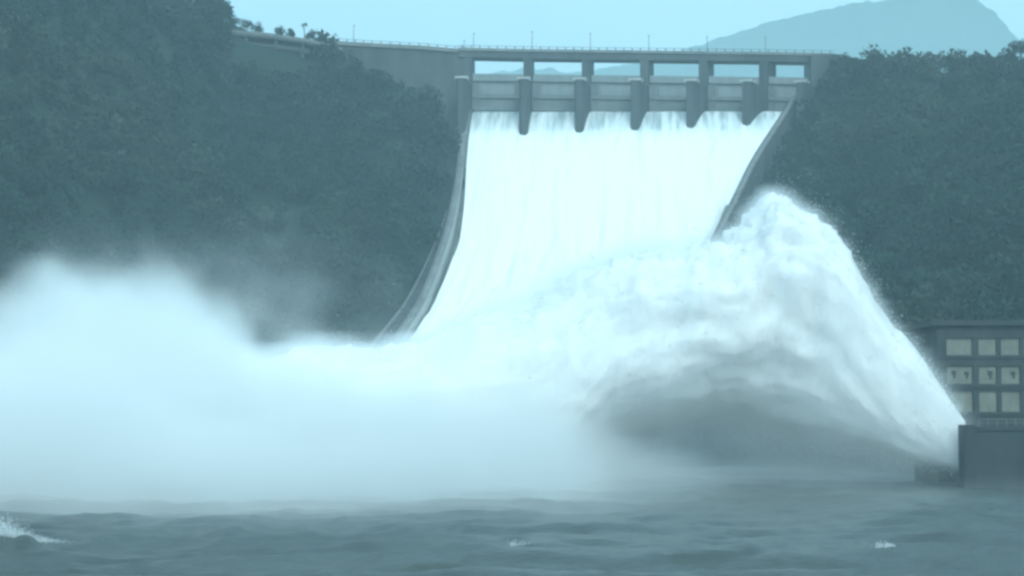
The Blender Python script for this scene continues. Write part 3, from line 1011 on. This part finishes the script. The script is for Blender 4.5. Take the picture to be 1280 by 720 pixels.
# mist drifting over the river, a real volume
def mist_nodes():
    ng = bpy.data.node_groups.new('mist_field', 'GeometryNodeTree')
    ng.interface.new_socket('Geometry', in_out='OUTPUT', socket_type='NodeSocketGeometry')
    N, L = ng.nodes, ng.links
    out = N.new('NodeGroupOutput')
    cube = N.new('GeometryNodeVolumeCube')
    X0, X1, Y0, Y1, Z0, Z1 = -175, 95, 150, 385, -1, 58
    cube.inputs['Min'].default_value = (X0, Y0, Z0)
    cube.inputs['Max'].default_value = (X1, Y1, Z1)
    vox = 1.7
    cube.inputs['Resolution X'].default_value = int((X1 - X0) / vox)
    cube.inputs['Resolution Y'].default_value = int((Y1 - Y0) / (vox * 1.4))
    cube.inputs['Resolution Z'].default_value = int((Z1 - Z0) / vox)

    def math_(op, a, b=None, c=None, clamp=False):
        m = N.new('ShaderNodeMath'); m.operation = op; m.use_clamp = clamp
        for i, v in enumerate((a, b, c)):
            if v is None: continue
            if isinstance(v, (int, float)): m.inputs[i].default_value = v
            else: L.new(v, m.inputs[i])
        return m.outputs[0]

    def smooth(v, lo, hi, a=0.0, b=1.0):
        m = N.new('ShaderNodeMapRange'); m.interpolation_type = 'SMOOTHSTEP'
        L.new(v, m.inputs[0])
        for i, x in zip((1, 2, 3, 4), (lo, hi, a, b)): m.inputs[i].default_value = x
        return m.outputs[0]

    def curve(v, pts):
        # piecewise linear function of v
        xs_ = [p[0] for p in pts]; lo, hi = min(xs_), max(xs_)
        yv = [p[1] for p in pts]; top = max(yv) or 1
        mr = N.new('ShaderNodeMapRange'); L.new(v, mr.inputs[0]); mr.inputs[1].default_value = lo; mr.inputs[2].default_value = hi
        cr = N.new('ShaderNodeValToRGB'); cr.color_ramp.interpolation = 'EASE'
        e = cr.color_ramp.elements
        srt = sorted(pts)
        while len(e) < len(srt): e.new(1.0)
        for i, (x, y) in enumerate(srt):
            e[i].position = (x - lo) / (hi - lo)
        for i, (x, y) in enumerate(srt):
            e[i].color = (y / top,) * 3 + (1,)
        L.new(mr.outputs[0], cr.inputs[0])
        return math_('MULTIPLY', cr.outputs[0], float(top))

    pos = N.new('GeometryNodeInputPosition')
    sx = N.new('ShaderNodeSeparateXYZ'); L.new(pos.outputs[0], sx.inputs[0])
    x, y, z = sx.outputs
    def noise(scale, detail, off=0.0):
        nz = N.new('ShaderNodeTexNoise'); nz.inputs['Scale'].default_value = scale; nz.inputs['Detail'].default_value = detail
        ad = N.new('ShaderNodeVectorMath'); ad.operation = 'ADD'; ad.inputs[1].default_value = (off, off * .7, off * 1.3)
        L.new(pos.outputs[0], ad.inputs[0]); L.new(ad.outputs[0], nz.inputs['Vector'])
        return math_('SUBTRACT', nz.outputs[0], .5)
    big = noise(.028, 3, 11.0)
    mid = noise(.09, 4, 3.0)
    # height of the bank of mist above the river
    Hx = curve(x, MIST_H)
    yw = math_('ADD', y, math_('ADD', math_('MULTIPLY', big, 70.0), math_('MULTIPLY', mid, 45.0)))
    Hy = curve(yw, MIST_HY)
    H = math_('MULTIPLY', Hx, Hy)
    fin = noise(.2, 3, 29.0)
    wob = math_('ADD', math_('ADD', math_('MULTIPLY', big, 12.0), math_('MULTIPLY', mid, 18.0)), math_('MULTIPLY', fin, 8.0))
    amt = math_('MINIMUM', math_('MULTIPLY', H, .045), 1.0)
    Hn = math_('ADD', H, math_('MULTIPLY', wob, amt))
    soft = math_('ADD', 1.5, math_('MULTIPLY', H, .24))
    d1 = math_('DIVIDE', math_('SUBTRACT', Hn, z), soft)
    d1 = smooth(d1, 0.0, 1.0)
    d1 = math_('MULTIPLY', d1, curve(x, MIST_D))
    d1 = math_('MULTIPLY', d1, curve(yw, MIST_DY))
    d1 = math_('MULTIPLY', d1, math_('MAXIMUM', math_('ADD', 1.0, math_('ADD', math_('MULTIPLY', mid, 2.2), math_('MULTIPLY', big, 2.0))), .15))
    # soft coat of droplets round the jet
    oi = N.new('GeometryNodeObjectInfo'); oi.inputs['Object'].default_value = jet_o
    px_ = N.new('GeometryNodeProximity'); px_.target_element = 'FACES'
    L.new(oi.outputs['Geometry'], px_.inputs[0])
    L.new(pos.outputs[0], px_.inputs['Sample Position'] if 'Sample Position' in px_.inputs else px_.inputs[1])
    dist = px_.outputs['Distance']
    # more spray falls away below the arch than above it
    reach = math_('MULTIPLY', curve(x, SHELL_R), smooth(z, 10.0, 26.0, 3.4, 1.0))
    sh = math_('SUBTRACT', 1.0, math_('DIVIDE', dist, math_('MAXIMUM', math_('ADD', reach, math_('MULTIPLY', mid, math_('MULTIPLY', reach, 2.2))), .3)), clamp=True)
    sh = math_('MULTIPLY', math_('MULTIPLY', sh, sh), SHELL_D)
    # thicker spray trapped under and behind the arch of the jet
    bk = math_('MULTIPLY', smooth(math_('SUBTRACT', math_('ADD', 13.0, math_('MULTIPLY', mid, 8.0)), z), 0.0, 5.0), math_('MULTIPLY', curve(x, BACK_X), curve(y, BACK_Y)))
    # thin torn veil rising in front of the left slope
    vl = math_('MULTIPLY', smooth(math_('SUBTRACT', math_('ADD', 42.0, math_('MULTIPLY', wob, 1.4)), z), 0.0, 24.0), math_('MULTIPLY', curve(x, VEIL_X), curve(y, BACK_Y)))
    vl = math_('MULTIPLY', vl, smooth(math_('ADD', big, mid), -.12, .22))
    tot = math_('ADD', math_('ADD', math_('ADD', d1, sh), bk), vl)
    L.new(tot, cube.inputs['Density'])
    sm = N.new('GeometryNodeSetMaterial'); sm.inputs['Material'].default_value = M_mist
    L.new(cube.outputs[0], sm.inputs[0])
    L.new(sm.outputs[0], out.inputs[0])
    return ng


M_mist = vol_mat('spray_mist', (.992, .997, .997), 1.0, 0.0)
MIST_H = [(-175, 19), (-110, 20), (-80, 21), (-62, 31), (-50, 33), (-42, 28), (-35, 18), (-15, 16), (5, 14), (18, 8), (32, 4.2), (70, 3.6), (95, 3.6)]
MIST_D = [(-175, .06), (-60, .065), (-20, .07), (0, .055), (14, .013), (30, .0042), (60, .0035), (95, .003)]
MIST_HY = [(150, .10), (200, .16), (232, .5), (265, .85), (300, 1.0), (360, .8), (385, .3)]
MIST_DY = [(150, 0), (185, .10), (220, .5), (250, 1.1), (340, 1.0), (385, 0)]
SHELL_R = [(-175, 3), (-40, 2.2), (-15, 2.0), (0, 3.6), (20, 3.0), (34, 1.6), (46, 1.9), (57, 1.2), (66, .4), (95, .3)]
SHELL_D = 0.16
VEIL_X = [(-175, .016), (-85, .018), (-68, .024), (-50, .034), (-38, .024), (-24, .006), (-12, 0), (95, 0)]
BACK_X = [(-60, 0), (-20, .05), (10, .028), (35, .012), (60, .010), (75, .003), (95, 0)]
BACK_Y = [(300, 0), (325, .6), (345, 1), (370, 1), (385, 0)]
mist_me = bpy.data.meshes.new('mist')
mist = obj('mist', mist_me)
md = mist.modifiers.new('mist_field', 'NODES')
md.node_group = mist_nodes()
tag(mist, 'pale drifting spray mist hanging over the river', 'mist', kind='stuff')


# ------------------------------------------------------------------ white caps and droplets on the river
def river_z(x, y):
    j = int(np.clip(np.searchsorted(yy, y), 1, NY - 1))
    i = int(np.clip((x / half[j] + 1) / 2 * (NX - 1), 0, NX - 1))
    return wz[j, i]


for px, py, ln, wd, hh, lab, sd in ((640, 688, 3.0, 1.0, .34, 'small white cap breaking on the dark river in front of the mist', 1),
                                    (1100, 694, 2.2, .8, .36, 'slanted white cap on the hazy river below the jet', 2),
                                    (1255, 674, .9, .5, .22, 'tiny white fleck of foam on the river below the outlet wall', 3)):
    Y = CAM_Z * F_PX / (py - HORIZON) ; X = PX(px, Y)
    r_ = np.random.default_rng(40 + sd)
    n = int(1100 * ln / 3)
    a = np.clip(r_.normal(0, .42, n), -1, 1); b = r_.normal(0, .5, n)
    clump = fbm(np.stack([a * 3.2, b * 1.4, 0 * a + sd * 7], 1), 3, 90 + sd)
    ok = clump > .02; a, b = a[ok], b[ok]
    x_ = X + a * ln * .5; y_ = Y + b * wd * .5 + a * .3
    z_ = np.array([river_z(p_, q_) for p_, q_ in zip(x_, y_)]) + np.abs(r_.normal(0, .45, len(a))) * hh * (1 - a * a) + .02
    vt = (np.stack([x_, y_, z_], 1)[:, None] + r_.normal(size=(len(a), 3, 3)) * .045).reshape(-1, 3)
    o = obj('whitecap', make_mesh('whitecap', vt, np.arange(len(vt)).reshape(-1, 3)), M_foam)
    tag(o, lab, 'whitecap', 'white caps on the river', 'stuff')

r_ = np.random.default_rng(12)
n = 15000
X0_ = PX(-12, 151)
u = np.abs(r_.normal(0, 1, n)); side = r_.normal(0, 1.15, n)
pc = np.stack([X0_ + side * 1.9, 151.2 + r_.normal(0, .7, n), 0.5 + u * .85 * np.exp(-(side / 1.3) ** 2 * .6)], 1)
v4 = r_.normal(size=(n, 3, 3)) * .045
vt = (pc[:, None] + v4).reshape(-1, 3)
o = obj('wave_spray', make_mesh('wave_spray', vt, np.arange(n * 3).reshape(n, 3)), M_foam)
tag(o, 'burst of white droplets flung up behind the dark wave', 'spray', kind='stuff')

# ------------------------------------------------------------------ rain haze
mb = MB().box(-2600, 2600, -300, 4600, -5.5, 640)
hz = mb.build('haze', None)
hz.data.materials.append(vol_mat('rain_haze', (.70, .935, 1.0), 0.00041, 0.0))
tag(hz, 'thin grey rain haze filling the valley', 'haze', kind='stuff')
